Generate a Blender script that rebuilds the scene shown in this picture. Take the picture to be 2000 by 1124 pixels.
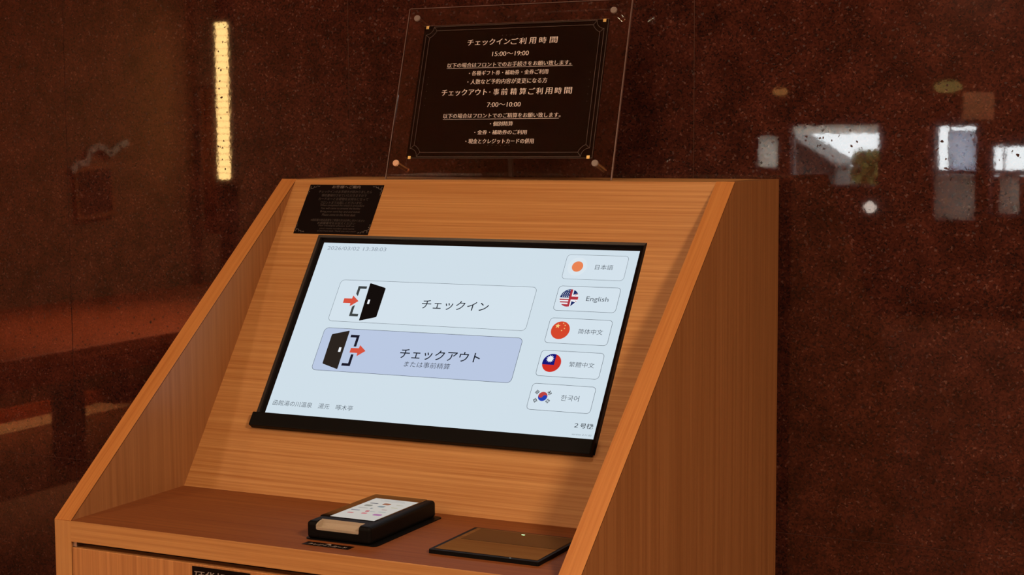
import bpy, bmesh, math, random
from mathutils import Vector, Matrix, Euler

random.seed(7)
scene = bpy.context.scene
COL = scene.collection
for o in list(bpy.data.objects):
    bpy.data.objects.remove(o)

Z0 = 0.85                       # height of the kiosk shelf above the floor

# ------------------------------------------------------------------ camera
cam_d = bpy.data.cameras.new('camera')
cam = bpy.data.objects.new('camera', cam_d)
COL.objects.link(cam)
CX, CY, CZ, YAW, PITCH, ROLL, FPX = 1.347, -1.4896, 0.4531, 0.4556, -0.0905, -0.0053, 3173.7
cam_d.sensor_width = 36.0
cam_d.lens = 36.0 * FPX / 2000.0
cam_d.clip_start = 0.05
cy_, sy_, cp_, sp_ = math.cos(YAW), math.sin(YAW), math.cos(PITCH), math.sin(PITCH)
fwd = Vector((-sy_ * cp_, cy_ * cp_, sp_))
rgt = Vector((cy_, sy_, 0))
upv = rgt.cross(fwd)
c_, s_ = math.cos(ROLL), math.sin(ROLL)
r2 = rgt * c_ + upv * s_
u2 = -rgt * s_ + upv * c_
M = Matrix((r2, u2, -fwd)).transposed().to_4x4()
M.translation = Vector((CX, CY, CZ + Z0))
cam.matrix_world = M
scene.camera = cam

# ------------------------------------------------------------------ view, world
scene.view_settings.view_transform = 'Standard'
scene.view_settings.look = 'None'
scene.view_settings.gamma = 1.0
scene.view_settings.use_curve_mapping = False
scene.view_settings.exposure = 0.0
world = bpy.data.worlds.new('overcast_sky')
scene.world = world
world.use_nodes = True
bg = world.node_tree.nodes['Background']
bg.inputs[0].default_value = (0.92, 0.98, 1.0, 1)
bg.inputs[1].default_value = 22.0

WARM = (1.0, 0.68, 0.43)
# (x, y, power, size) of the downlights in the ceiling, ceiling at CEIL above the shelf
CEIL = 1.75
DOWNLIGHTS = [(2.75, -1.45, 100, 0.60), (0.45, -0.40, 4.0, 0.24), (-0.9, -1.9, 14, 0.30), (-2.7, -2.7, 1300, 0.30), (-2.9, -4.6, 75, 0.30),  # overhead and bench lamps are unseen, added to brighten kiosk top and bench
              (0.4, -5.0, 40, 0.30), (-0.9, -8.3, 70, 0.30)]  # last lamp is unseen, added to brighten the front wall


# ------------------------------------------------------------------ helpers
def lin(r, g, b):
    f = lambda v: (v / 255 / 12.92) if v / 255 <= 0.04045 else ((v / 255 + 0.055) / 1.055) ** 2.4
    return (f(r), f(g), f(b), 1.0)


def mat(name, col, rough=0.5, metal=0.0, ior=1.45, coat=0.0, trans=0.0, spec=0.5):
    m = bpy.data.materials.new(name)
    m.use_nodes = True
    b = m.node_tree.nodes['Principled BSDF']
    b.inputs['Base Color'].default_value = col
    b.inputs['Roughness'].default_value = rough
    b.inputs['Metallic'].default_value = metal
    b.inputs['IOR'].default_value = ior
    b.inputs['Coat Weight'].default_value = coat
    b.inputs['Transmission Weight'].default_value = trans
    b.inputs['Specular IOR Level'].default_value = spec
    return m


def grain(m, scale=900, amount=0.15):
    """fine procedural mottling and bump for moulded plastics, fabrics, plaster"""
    nt = m.node_tree
    b = nt.nodes['Principled BSDF']
    tc = nt.nodes.new('ShaderNodeTexCoord')
    n = nt.nodes.new('ShaderNodeTexNoise')
    n.inputs['Scale'].default_value = scale
    n.inputs['Detail'].default_value = 3
    nt.links.new(tc.outputs['Object'], n.inputs['Vector'])
    mx = nt.nodes.new('ShaderNodeMix'); mx.data_type = 'RGBA'; mx.blend_type = 'MULTIPLY'
    mx.inputs[0].default_value = amount
    mx.inputs[6].default_value = b.inputs['Base Color'].default_value[:]
    nt.links.new(n.outputs['Color'], mx.inputs[7])
    nt.links.new(mx.outputs[2], b.inputs['Base Color'])
    bp = nt.nodes.new('ShaderNodeBump')
    bp.inputs['Strength'].default_value = 0.08
    bp.inputs['Distance'].default_value = 0.0005
    nt.links.new(n.outputs['Fac'], bp.inputs['Height'])
    nt.links.new(bp.outputs['Normal'], b.inputs['Normal'])
    return m


def emit(name, col, strength=1.0):
    m = bpy.data.materials.new(name)
    m.use_nodes = True
    nt = m.node_tree
    nt.nodes.clear()
    e = nt.nodes.new('ShaderNodeEmission')
    e.inputs[0].default_value = col
    e.inputs[1].default_value = strength
    out = nt.nodes.new('ShaderNodeOutputMaterial')
    nt.links.new(e.outputs[0], out.inputs[0])
    return m


def wood(name, axis, light, dark, rot=(0, 0, 0), fine=260.0, broad=26.0, rough=0.42, seed=0.0, contrast=1.0):
    """veneer: streaks run along `axis`"""
    m = mat(name, light, rough)
    nt = m.node_tree
    b = nt.nodes['Principled BSDF']
    tc = nt.nodes.new('ShaderNodeTexCoord')
    mp = nt.nodes.new('ShaderNodeMapping')
    mp.inputs['Rotation'].default_value = rot
    mp.inputs['Location'].default_value = (seed, seed * 1.7, seed * 0.6)
    nt.links.new(tc.outputs['Object'], mp.inputs['Vector'])

    def layer(across, along, detail, dist):
        s = [across] * 3
        s[axis] = along
        mm = nt.nodes.new('ShaderNodeMapping')
        mm.inputs['Scale'].default_value = s
        nt.links.new(mp.outputs[0], mm.inputs['Vector'])
        n = nt.nodes.new('ShaderNodeTexNoise')
        n.inputs['Scale'].default_value = 1.0
        n.inputs['Detail'].default_value = detail
        n.inputs['Roughness'].default_value = 0.6
        n.inputs['Distortion'].default_value = dist
        nt.links.new(mm.outputs[0], n.inputs['Vector'])
        return n

    a = layer(fine * 2.0, 9.0, 3, 0.0)
    c = layer(broad * 5.6, 2.0, 1, 0.12)
    d = layer(broad * 0.5, 1.0, 2, 0.5)
    acc = None
    for n, wgt in ((a, 0.34), (c, 0.46), (d, 0.20)):
        mm = nt.nodes.new('ShaderNodeMath'); mm.operation = 'MULTIPLY_ADD'
        nt.links.new(n.outputs['Fac'], mm.inputs[0]); mm.inputs[1].default_value = wgt
        if acc is None:
            mm.inputs[2].default_value = 0.0
        else:
            nt.links.new(acc.outputs[0], mm.inputs[2])
        acc = mm
    ad = acc
    cr = nt.nodes.new('ShaderNodeValToRGB')
    w = 0.15 / contrast
    cr.color_ramp.elements[0].position = 0.5 - w
    cr.color_ramp.elements[0].color = dark
    cr.color_ramp.elements[1].position = 0.5 + w
    cr.color_ramp.elements[1].color = light
    nt.links.new(ad.outputs[0], cr.inputs[0])
    nt.links.new(cr.outputs[0], b.inputs['Base Color'])
    bp = nt.nodes.new('ShaderNodeBump')
    bp.inputs['Strength'].default_value = 0.10
    bp.inputs['Distance'].default_value = 0.0004
    nt.links.new(a.outputs['Fac'], bp.inputs['Height'])
    nt.links.new(bp.outputs['Normal'], b.inputs['Normal'])
    return m


def granite():
    m = mat('polished_red_granite', (0.1, 0.02, 0.01, 1), 0.05, ior=1.52)
    nt = m.node_tree
    b = nt.nodes['Principled BSDF']
    tc = nt.nodes.new('ShaderNodeTexCoord')
    gm = nt.nodes.new('ShaderNodeNewGeometry')
    # warp the cells a little so that they read as crystals
    nz = nt.nodes.new('ShaderNodeTexNoise'); nz.inputs['Scale'].default_value = 160; nz.inputs['Detail'].default_value = 2
    nt.links.new(gm.outputs['Position'], nz.inputs['Vector'])
    va = nt.nodes.new('ShaderNodeVectorMath'); va.operation = 'MULTIPLY_ADD'
    nt.links.new(nz.outputs['Color'], va.inputs[0])
    va.inputs[1].default_value = (0.006, 0.006, 0.006)
    nt.links.new(gm.outputs['Position'], va.inputs[2])

    def vor(scale):
        v = nt.nodes.new('ShaderNodeTexVoronoi'); v.inputs['Scale'].default_value = scale
        nt.links.new(va.outputs[0], v.inputs['Vector'])
        s = nt.nodes.new('ShaderNodeSeparateColor')
        nt.links.new(v.outputs['Color'], s.inputs[0])
        return v, s
    v1, s1 = vor(400)
    cr = nt.nodes.new('ShaderNodeValToRGB')
    e = cr.color_ramp.elements
    e[0].position = 0.0; e[0].color = GR[0]
    e[1].position = 1.0; e[1].color = GR[4]
    for p, c in ((0.22, GR[1]), (0.55, GR[2]), (0.86, GR[3]), (0.97, GR[3])):
        x = e.new(p); x.color = c
    nt.links.new(s1.outputs[0], cr.inputs[0])
    # cloudy variation
    n2 = nt.nodes.new('ShaderNodeTexNoise'); n2.inputs['Scale'].default_value = 22; n2.inputs['Detail'].default_value = 5
    nt.links.new(gm.outputs['Position'], n2.inputs['Vector'])
    mr = nt.nodes.new('ShaderNodeMapRange')
    mr.inputs[1].default_value = 0.3; mr.inputs[2].default_value = 0.7
    mr.inputs[3].default_value = 0.65; mr.inputs[4].default_value = 1.35
    nt.links.new(n2.outputs['Fac'], mr.inputs[0])
    vm = nt.nodes.new('ShaderNodeVectorMath'); vm.operation = 'SCALE'
    nt.links.new(cr.outputs[0], vm.inputs[0]); nt.links.new(mr.outputs[0], vm.inputs['Scale'])
    nt.links.new(vm.outputs[0], b.inputs['Base Color'])
    # tiny unpolished pits
    v2, s2 = vor(380)
    lt = nt.nodes.new('ShaderNodeMath'); lt.operation = 'LESS_THAN'; lt.inputs[1].default_value = 0.022
    nt.links.new(s2.outputs[1], lt.inputs[0])
    rr = nt.nodes.new('ShaderNodeMapRange')
    rr.inputs[3].default_value = 0.02; rr.inputs[4].default_value = 0.5
    nt.links.new(lt.outputs[0], rr.inputs[0])
    nt.links.new(rr.outputs[0], b.inputs['Roughness'])
    # very slight waviness of the polish
    n3 = nt.nodes.new('ShaderNodeTexNoise'); n3.inputs['Scale'].default_value = 130; n3.inputs['Detail'].default_value = 2
    nt.links.new(gm.outputs['Position'], n3.inputs['Vector'])
    bp = nt.nodes.new('ShaderNodeBump')
    bp.inputs['Strength'].default_value = 0.25
    bp.inputs['Distance'].default_value = 0.00002
    nt.links.new(n3.outputs['Fac'], bp.inputs['Height'])
    nt.links.new(bp.outputs['Normal'], b.inputs['Normal'])
    return m


GR = [(0.022, 0.010, 0.009, 1), (0.040, 0.013, 0.010, 1), (0.056, 0.016, 0.011, 1), (0.074, 0.022, 0.014, 1), (0.13, 0.062, 0.050, 1)]

LW, DW = lin(206, 150, 92), lin(172, 113, 60)
MAT = dict(
    granite=granite(),
    slope=wood('veneer_panel', 0, lin(208, 158, 100), lin(174, 117, 62), fine=300, broad=55, seed=1.3),
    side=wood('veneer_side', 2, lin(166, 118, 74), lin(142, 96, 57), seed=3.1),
    band=wood('veneer_band', 1, lin(212, 150, 86), lin(186, 120, 62), rot=(-math.atan2(0.3987, 0.4984), 0, 0), fine=220, broad=40, seed=5.0),
    post=wood('veneer_post', 2, lin(214, 164, 104), lin(192, 138, 82), seed=6.0),
    rail=wood('veneer_rail', 0, lin(216, 166, 106), lin(190, 136, 80), fine=200, broad=60, seed=2.0),
    door=wood('veneer_door', 2, lin(212, 156, 100), lin(180, 124, 74), fine=330, broad=40, seed=8.0),
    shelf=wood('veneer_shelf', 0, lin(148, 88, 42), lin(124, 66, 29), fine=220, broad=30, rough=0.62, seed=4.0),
    black=grain(mat('black_plastic', (0.004, 0.004, 0.0042, 1), 0.5, spec=0.14), 1500, 0.2),
    satin=grain(mat('dark_satin_bezel', (0.020, 0.014, 0.011, 1), 0.32), 1200, 0.2),
    gloss=mat('black_glass', (0.006, 0.006, 0.007, 1), 0.05, ior=1.5),
    cardblack=grain(mat('black_card', (0.005, 0.004, 0.0045, 1), 0.7, spec=0.04), 600, 0.25),
    plateblack=grain(mat('black_plate', (0.006, 0.003, 0.003, 1), 0.5, spec=0.15), 600, 0.25),
    cream=mat('cream_print', (0.86, 0.82, 0.80, 1), 0.7),
    greyprint=mat('grey_print', (0.17, 0.15, 0.145, 1), 0.7),
    faintprint=mat('faint_print', (0.075, 0.062, 0.058, 1), 0.7),
    line=mat('fine_line_print', (0.16, 0.13, 0.11, 1), 0.6),
    gold=mat('gold_stud', (0.86, 0.62, 0.22, 1), 0.35, metal=0.35),
    acrylic=mat('clear_acrylic', (0.97, 0.97, 0.97, 1), 0.03, ior=1.49, trans=1.0),
    frost=mat('frosted_rod', (0.38, 0.33, 0.31, 1), 0.4, ior=1.49, trans=0.3),
    cap_glint=mat('painted_cap_glint', (0.85, 0.55, 0.38, 1), 0.4),
    beige=grain(mat('beige_plastic', lin(180, 168, 150), 0.5), 700, 0.12),
    steel=mat('zinc_hinge', (0.55, 0.53, 0.5, 1), 0.35, metal=0.8),
    dull_glass=mat('dull_dark_glass', (0.020, 0.012, 0.008, 1), 0.16, ior=1.34),
)


def mesh_obj(name, bm, m, parent=None, label=None):
    me = bpy.data.meshes.new(name)
    bm.normal_update()
    bm.to_mesh(me)
    bm.free()
    if m is not None:
        me.materials.append(m)
    o = bpy.data.objects.new(name, me)
    COL.objects.link(o)
    if parent is not None:
        o.parent = parent
    if label:
        o['label'] = label
    return o


def thing(name, label, cat, loc=(0, 0, 0), rot=(0, 0, 0), group=None):
    o = bpy.data.objects.new(name, None)
    o.empty_display_size = 0.05
    COL.objects.link(o)
    o.location = loc
    o.rotation_euler = rot
    o['label'] = label
    o['category'] = cat
    if group:
        o['group'] = group
    return o


def tag(o, label, cat, group=None):
    o['label'] = label
    o['category'] = cat
    if group:
        o['group'] = group
    return o


def struct(name, bm, m, parent=None):
    o = mesh_obj(name, bm, m, parent)
    if parent is None:
        o['kind'] = 'structure'
    return o


def box(x0, x1, y0, y1, z0, z1, bev=0.0, seg=2, bm=None):
    own = bm is None
    b = bmesh.new()
    bmesh.ops.create_cube(b, size=1.0)
    for v in b.verts:
        v.co = Vector((x0 + (v.co.x + .5) * (x1 - x0), y0 + (v.co.y + .5) * (y1 - y0), z0 + (v.co.z + .5) * (z1 - z0)))
    if bev:
        bmesh.ops.bevel(b, geom=b.edges[:], offset=bev, segments=seg, affect='EDGES', profile=0.5)
    if own:
        return b
    me = bpy.data.meshes.new('t'); b.to_mesh(me); b.free()
    bm.from_mesh(me); bpy.data.meshes.remove(me)
    return bm


def prism(poly, axis, a0, a1, bev=0.0):
    """extrude a 2-D polygon along an axis (the two other axes in xyz order)"""
    bm = bmesh.new()

    def P(p, a):
        q = list(p)
        q.insert(axis, a)
        return Vector(q)
    v0 = [bm.verts.new(P(p, a0)) for p in poly]
    v1 = [bm.verts.new(P(p, a1)) for p in poly]
    bm.faces.new(v0)
    bm.faces.new(v1[::-1])
    n = len(poly)
    for i in range(n):
        bm.faces.new((v0[i], v1[i], v1[(i + 1) % n], v0[(i + 1) % n]))
    bmesh.ops.recalc_face_normals(bm, faces=bm.faces[:])
    if bev:
        bmesh.ops.bevel(bm, geom=bm.edges[:], offset=bev, segments=2, affect='EDGES')
    return bm


def flat(polys, z=0.0, bm=None):
    """flat print: polygons in the local xy plane"""
    bm = bm or bmesh.new()
    for p in polys:
        vs = [bm.verts.new((q[0], q[1], z)) for q in p]
        if len(vs) > 2:
            f = bm.faces.new(vs)
            f.normal_update()
            if f.normal.z < 0:
                f.normal_flip()
    return bm


def cyl(r, z0, z1, seg=24, bm=None, c=(0, 0), r1=None):
    bm = bm or bmesh.new()
    r1 = r if r1 is None else r1
    a = [bm.verts.new((c[0] + r * math.cos(2 * math.pi * i / seg), c[1] + r * math.sin(2 * math.pi * i / seg), z0)) for i in range(seg)]
    b = [bm.verts.new((c[0] + r1 * math.cos(2 * math.pi * i / seg), c[1] + r1 * math.sin(2 * math.pi * i / seg), z1)) for i in range(seg)]
    bm.faces.new(a[::-1]); bm.faces.new(b)
    for i in range(seg):
        bm.faces.new((a[i], a[(i + 1) % seg], b[(i + 1) % seg], b[i]))
    return bm


def lathe(prof, seg=24):
    bm = bmesh.new()
    rings = []
    for r, z in prof:
        rings.append([bm.verts.new((max(r, 1e-5) * math.cos(2 * math.pi * i / seg), max(r, 1e-5) * math.sin(2 * math.pi * i / seg), z)) for i in range(seg)])
    for a, b in zip(rings, rings[1:]):
        for i in range(seg):
            bm.faces.new((a[i], a[(i + 1) % seg], b[(i + 1) % seg], b[i]))
    bm.faces.new(rings[0][::-1]); bm.faces.new(rings[-1])
    for f in bm.faces:
        f.smooth = True
    return bm


def circle(cx, cy, r, n=40, a0=0.0, a1=2 * math.pi):
    return [(cx + r * math.cos(a0 + (a1 - a0) * i / n), cy + r * math.sin(a0 + (a1 - a0) * i / n)) for i in range(n)]


def rrect(x0, x1, y0, y1, r, n=6):
    p = []
    for cx, cy, a in ((x1 - r, y1 - r, 0), (x0 + r, y1 - r, 90), (x0 + r, y0 + r, 180), (x1 - r, y0 + r, 270)):
        for i in range(n + 1):
            t = math.radians(a + 90 * i / n)
            p.append((cx + r * math.cos(t), cy + r * math.sin(t)))
    return p


def rpoly(pts, r, n=4):
    """round the corners of a convex polygon"""
    out = []
    N = len(pts)
    for i in range(N):
        p, a, b = Vector(pts[i]), Vector(pts[i - 1]), Vector(pts[(i + 1) % N])
        d1, d2 = (a - p).normalized(), (b - p).normalized()
        s, e = p + d1 * r, p + d2 * r
        for k in range(n + 1):
            t = k / n
            out.append(tuple(s * (1 - t) ** 2 + p * 2 * t * (1 - t) + e * t * t))
    return out


def outline(pts, w):
    """ring of constant width along a closed polygon, as quads"""
    N = len(pts)
    off = []
    for i in range(N):
        p, a, b = Vector(pts[i]), Vector(pts[i - 1]), Vector(pts[(i + 1) % N])
        d = (b - a)
        if d.length < 1e-9:
            d = Vector((1, 0))
        nn = Vector((-d.y, d.x)).normalized()
        off.append(p + nn * w)
    return [[tuple(pts[i]), tuple(pts[(i + 1) % N]), tuple(off[(i + 1) % N]), tuple(off[i])] for i in range(N)]


def stroke(pts, w):
    """open polyline as quads"""
    q = []
    for a, b in zip(pts, pts[1:]):
        a, b = Vector(a), Vector(b)
        d = (b - a).normalized()
        n = Vector((-d.y, d.x)) * w / 2
        q.append([tuple(a + n), tuple(b + n), tuple(b - n), tuple(a - n)])
    return q


def clip(poly, cx, cy, r, n=40):
    """clip a convex polygon to a disc"""
    C = circle(cx, cy, r, n)
    out = list(poly)
    for i in range(n):
        a, b = C[i], C[(i + 1) % n]
        inside = lambda p: (b[0] - a[0]) * (p[1] - a[1]) - (b[1] - a[1]) * (p[0] - a[0]) >= -1e-12
        res = []
        for j in range(len(out)):
            p, q = out[j - 1], out[j]
            ip, iq = inside(p), inside(q)
            if ip != iq:
                d1 = (b[0] - a[0]) * (p[1] - a[1]) - (b[1] - a[1]) * (p[0] - a[0])
                d2 = (b[0] - a[0]) * (q[1] - a[1]) - (b[1] - a[1]) * (q[0] - a[0])
                t = d1 / (d1 - d2)
                res.append((p[0] + (q[0] - p[0]) * t, p[1] + (q[1] - p[1]) * t))
            if iq:
                res.append(q)
        out = res
        if not out:
            return []
    return out


def star(cx, cy, r, k=5, rot=math.pi / 2, inner=0.4):
    return [(cx + (r if i % 2 == 0 else r * inner) * math.cos(rot + math.pi * i / k),
             cy + (r if i % 2 == 0 else r * inner) * math.sin(rot + math.pi * i / k)) for i in range(2 * k)]


_dg = None


def text_mesh(s, off=0.0, res=3, shear=0.0):
    c = bpy.data.curves.new('t', 'FONT')
    c.body = s
    c.size = 1.0
    c.offset = off
    c.resolution_u = res
    c.shear = shear
    o = bpy.data.objects.new('t', c)
    COL.objects.link(o)
    bpy.context.view_layer.update()
    dg = bpy.context.evaluated_depsgraph_get()
    me = bpy.data.meshes.new_from_object(o.evaluated_get(dg))
    bpy.data.objects.remove(o)
    bpy.data.curves.remove(c)
    return me


def text_into(bm, s, x0, x1, y0, y1, z=0.0, off=0.0, serif=0.0, shear=0.0, res=3):
    """lettering scaled to a box; `serif` widens the upright strokes only"""
    me = text_mesh(s, off, res, shear)
    if not len(me.vertices):
        bpy.data.meshes.remove(me)
        return
    xs = [v.co.x for v in me.vertices]; ys = [v.co.y for v in me.vertices]
    ax, bx, ay, by = min(xs), max(xs), min(ys), max(ys)
    sx = (x1 - x0) / max(bx - ax, 1e-6)
    sy = (y1 - y0) / max(by - ay, 1e-6)
    shifts = [0.0] if not serif else [-serif / 2, 0.0, serif / 2]
    for k, dx in enumerate(shifts):
        mp = [bm.verts.new((x0 + (v.co.x - ax) * sx + dx, y0 + (v.co.y - ay) * sy, z + k * 1e-5)) for v in me.vertices]
        for p in me.polygons:
            try:
                f = bm.faces.new([mp[i] for i in p.vertices])
                f.normal_update()
                if f.normal.z < 0:
                    f.normal_flip()
            except ValueError:
                pass
    bpy.data.meshes.remove(me)


def modified(o, *mods):
    """apply modifiers through the depsgraph"""
    for typ, kw in mods:
        m = o.modifiers.new(typ, typ)
        for k, v in kw.items():
            setattr(m, k, v)
    bpy.context.view_layer.update()
    dg = bpy.context.evaluated_depsgraph_get()
    me = bpy.data.meshes.new_from_object(o.evaluated_get(dg))
    o.modifiers.clear()
    old = o.data
    o.data = me
    bpy.data.meshes.remove(old)
    return o


# ------------------------------------------------------------------ measures of the kiosk (metres, shelf height = 0)
W, T = 0.6898, 0.0246
YTF, ZT, YB = 0.4984, 0.3987, 0.6913
YS, YP = 0.2202, 0.4978
YW = 0.7213                       # face of the granite wall
SL = math.hypot(YP - YS, ZT)
PHI = math.atan2(ZT, YP - YS)     # slope of the screen panel
FL = -Z0                          # floor

# ------------------------------------------------------------------ room shell
XL, XR, YF = -4.75, 4.2, -9.0
M_floor = grain(mat('dark_carpet', lin(132, 86, 60), 0.9, spec=0.1), 90, 0.4)
M_plaster = grain(mat('warm_plaster', lin(176, 130, 96), 0.8, spec=0.2), 40, 0.15)
M_ceil = grain(mat('ceiling_plaster', lin(190, 160, 130), 0.85, spec=0.2), 40, 0.1)
M_dark = grain(mat('dark_panelling', lin(74, 40, 26), 0.5, spec=0.3), 60, 0.3)
M_lit_floor = grain(mat('lit_floor_tone', lin(225, 190, 150), 0.5), 60, 0.15)

struct('floor', box(XL - .1, XR + .1, YF - .1, YW + .15, FL - .1, FL), M_floor)
struct('ceiling', box(XL - .1, XR + .1, YF - .1, YW + .15, CEIL, CEIL + .1), M_ceil)
struct('wall_left', box(XL - .1, XL, YF - .1, YW + .15, FL, CEIL), M_plaster)
struct('wall_right', box(XR, XR + .1, YF - .1, YW + .15, FL, CEIL), M_plaster)
wb = struct('wall_back', box(XL, XR, YW + .022, YW + .12, FL, CEIL), M_dark)
# granite slabs, each a piece with its own edges
SW, SH, X0S, Z0S = 0.5765, 0.885, -0.5985, -0.1065
slab_me = None
kx0 = math.floor((XL - X0S) / SW)
for kx in range(kx0, 9):
    for kz in range(-1, 3):
        a, b = X0S + kx * SW, X0S + (kx + 1) * SW
        c, d = Z0S + kz * SH, Z0S + (kz + 1) * SH
        a, b, c, d = max(a, XL), min(b, XR), max(c, FL), min(d, CEIL)
        if b - a < 0.02 or d - c < 0.02:
            continue
        o = mesh_obj('stone_slab', box(a + .0004, b - .0004, YW, YW + .022, c + .0004, d - .0004, 0.0004, 1), MAT['granite'], wb)


mesh_obj('grout', box(XL, XR, YW + .0008, YW + .0215, FL, CEIL), grain(mat('joint_grout', (0.11, 0.05, 0.038, 1), .8), 300, .2), wb)

# front wall (behind the camera) with its window openings
WIN = [(-2.42, -2.26, 0.225, 0.49), (-2.16, -1.50, 0.10, 0.575), (-1.09, -0.80, -0.14, 0.545), (-0.69, -0.18, -0.10, 0.40)]
bm = bmesh.new()
xs = [XL]
for a, b, c, d in WIN:
    box(xs[-1], a, YF - .12, YF, FL, CEIL, bm=bm)
    box(a, b, YF - .12, YF, FL, c, bm=bm)
    box(a, b, YF - .12, YF, d, CEIL, bm=bm)
    xs.append(b)
box(xs[-1], XR, YF - .12, YF, FL, CEIL, bm=bm)
struct('wall_front', bm, M_dark)
M_frame = mat('window_frame_paint', lin(60, 45, 38), 0.4)
M_pane = mat('window_glass', (1, 1, 1, 1), 0.0)
_nt = M_pane.node_tree
_t = _nt.nodes.new('ShaderNodeBsdfTransparent'); _g = _nt.nodes.new('ShaderNodeBsdfGlossy'); _g.inputs['Roughness'].default_value = 0.02
_m = _nt.nodes.new('ShaderNodeMixShader'); _m.inputs[0].default_value = 0.05
_nt.links.new(_t.outputs[0], _m.inputs[1]); _nt.links.new(_g.outputs[0], _m.inputs[2])
_nt.links.new(_m.outputs[0], _nt.nodes['Material Output'].inputs[0])
for i, (a, b, c, d) in enumerate(WIN):
    bm = bmesh.new()
    t = 0.012
    box(a, b, YF - .08, YF - .05, c, c + t, bm=bm); box(a, b, YF - .08, YF - .05, d - t, d, bm=bm)
    box(a, a + t, YF - .08, YF - .05, c + t, d - t, bm=bm); box(b - t, b, YF - .08, YF - .05, c + t, d - t, bm=bm)
    if i >= 2:                       # transom between the upper and the added lower lights
        box(a + t, b - t, YF - .08, YF - .05, .185, .222, bm=bm)
    if i == 2:
        box(a + .085, a + .097, YF - .08, YF - .05, c + t, d - t, bm=bm)
    if i == 3:
        box(a + .075, a + .085, YF - .08, YF - .05, c + t, d - t, bm=bm)
    w = struct('window_%d' % (i + 1), bm, M_frame)
    mesh_obj('pane', box(a + t, b - t, YF - .067, YF - .063, c + t, d - t), M_pane, w)
struct('lit_floor_strip', box(-4.05, -3.86, -3.4, 0.6, FL, FL + .004), M_lit_floor)  # pool of light on the floor, painted as a paler strip
struct('baseboard_left', box(XL, XL + .015, YF, YW, FL, FL + .09), M_dark)

# ------------------------------------------------------------------ ceiling downlights (the room's lamps, plus unseen ones added as fill)
M_diff = emit('lamp_diffuser', (1.0, 0.72, 0.45, 1), 14.0)
M_trim = mat('lamp_trim', lin(210, 200, 190), 0.4)
WHERE = ['out in front and to the right of the kiosk', 'straight above the kiosk shelf, added to brighten the kiosk top', 'before the wall left of the kiosk', 'above the low wooden bench, added to brighten it', 'beyond the end of the bench',
         'halfway to the front windows', 'close before the front windows, added to brighten the front wall']
for (x, y, p, s), wh in zip(DOWNLIGHTS, WHERE):
    t = thing('ceiling_light', 'round warm downlight in the ceiling ' + wh, 'ceiling light', (x, y, CEIL), group='round ceiling downlights')
    r = s / 2
    mesh_obj('trim_ring', lathe([(r + .03, 0), (r + .03, -.012), (r + .004, -.016), (r + .004, -.004), (r, 0)][::-1], 32), M_trim, t)
    mesh_obj('diffuser', cyl(r, -.009, -.003, 32), M_diff, t)
    if x < -2.6 and y > -3:                     # narrow beam added to brighten the low bench
        ld = bpy.data.lights.new('downlight', 'SPOT')
        ld.spot_size = math.radians(78); ld.spot_blend = 0.7; ld.shadow_soft_size = .08
    else:
        ld = bpy.data.lights.new('downlight', 'AREA')
        ld.shape = 'DISK'; ld.size = s
    ld.energy = p; ld.color = WARM
    lo = bpy.data.objects.new('downlight', ld)
    COL.objects.link(lo)
    lo.parent = t
    lo.location = (0, 0, -.02)

# ------------------------------------------------------------------ kiosk cabinet
K = thing('kiosk_cabinet', 'light oak check-in kiosk cabinet with sloping front against the red granite wall', 'kiosk', (0, 0, FL))


def kpart(name, bm, m, parent=None, label=None):
    bmesh.ops.translate(bm, verts=bm.verts[:], vec=(0, 0, Z0))
    return mesh_obj(name, bm, m, parent or K, label)


M_glue = mat('glue_line_brown', lin(70, 34, 16), .7)
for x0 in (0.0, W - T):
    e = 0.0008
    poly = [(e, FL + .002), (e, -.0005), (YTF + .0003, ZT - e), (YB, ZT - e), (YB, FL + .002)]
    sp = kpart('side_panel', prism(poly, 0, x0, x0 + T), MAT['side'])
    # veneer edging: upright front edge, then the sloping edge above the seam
    kpart('front_edge', box(x0, x0 + T, 0, e, FL + .002, -.0005), MAT['post'], sp)
    n = Vector((-ZT, YTF)).normalized() * e
    poly = [(0, 0), (YTF, ZT), (YTF - n.x, ZT - n.y), (-n.x, -n.y)]
    kpart('sloping_edge', prism(poly, 0, x0, x0 + T), MAT['band'], sp)
    # dark glue line under the edging, on the faces that show
    q = [(0 - n.x * 1.0, -n.y * 1.0 - .0), (YTF - n.x, ZT - n.y), (YTF - n.x * 2.0, ZT - n.y * 2.0), (-n.x * 2.0, -n.y * 2.0)]
    xg = x0 + T if x0 == 0.0 or x0 > .3 else x0
    kpart('glue_line', prism(q, 0, xg - .0003, xg + .0001), M_glue, sp)

# sloping panel with the opening for the monitor
HX0, HX1, HS0, HS1 = 0.0968, 0.592, 0.094, 0.392
bm = bmesh.new()
out = [(T, 0), (W - T, 0), (W - T, SL - .001), (T, SL - .001)]
inn = [(HX0, HS0), (HX1, HS0), (HX1, HS1), (HX0, HS1)]
vo = [[bm.verts.new((p[0], p[1], z)) for p in out] for z in (0, -.018)]
vi = [[bm.verts.new((p[0], p[1], z)) for p in inn] for z in (0, -.018)]
for i in range(4):
    j = (i + 1) % 4
    bm.faces.new((vo[0][i], vo[0][j], vi[0][j], vi[0][i]))
    bm.faces.new((vo[1][j], vo[1][i], vi[1][i], vi[1][j]))
    bm.faces.new((vo[0][j], vo[0][i], vo[1][i], vo[1][j]))
    bm.faces.new((vi[0][i], vi[0][j], vi[1][j], vi[1][i]))
sp = mesh_obj('screen_panel', bm, MAT['slope'], K)
sp.location = (0, YS, Z0)
sp.rotation_euler = (PHI, 0, 0)
kpart('top_board', box(T, W - T, YP + .0125, YB, ZT - .02, ZT - .001), MAT['rail'])
kpart('rear_panel', box(T, W - T, YB - .012, YB - .001, FL + .05, ZT - .021), MAT['side'])
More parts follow.
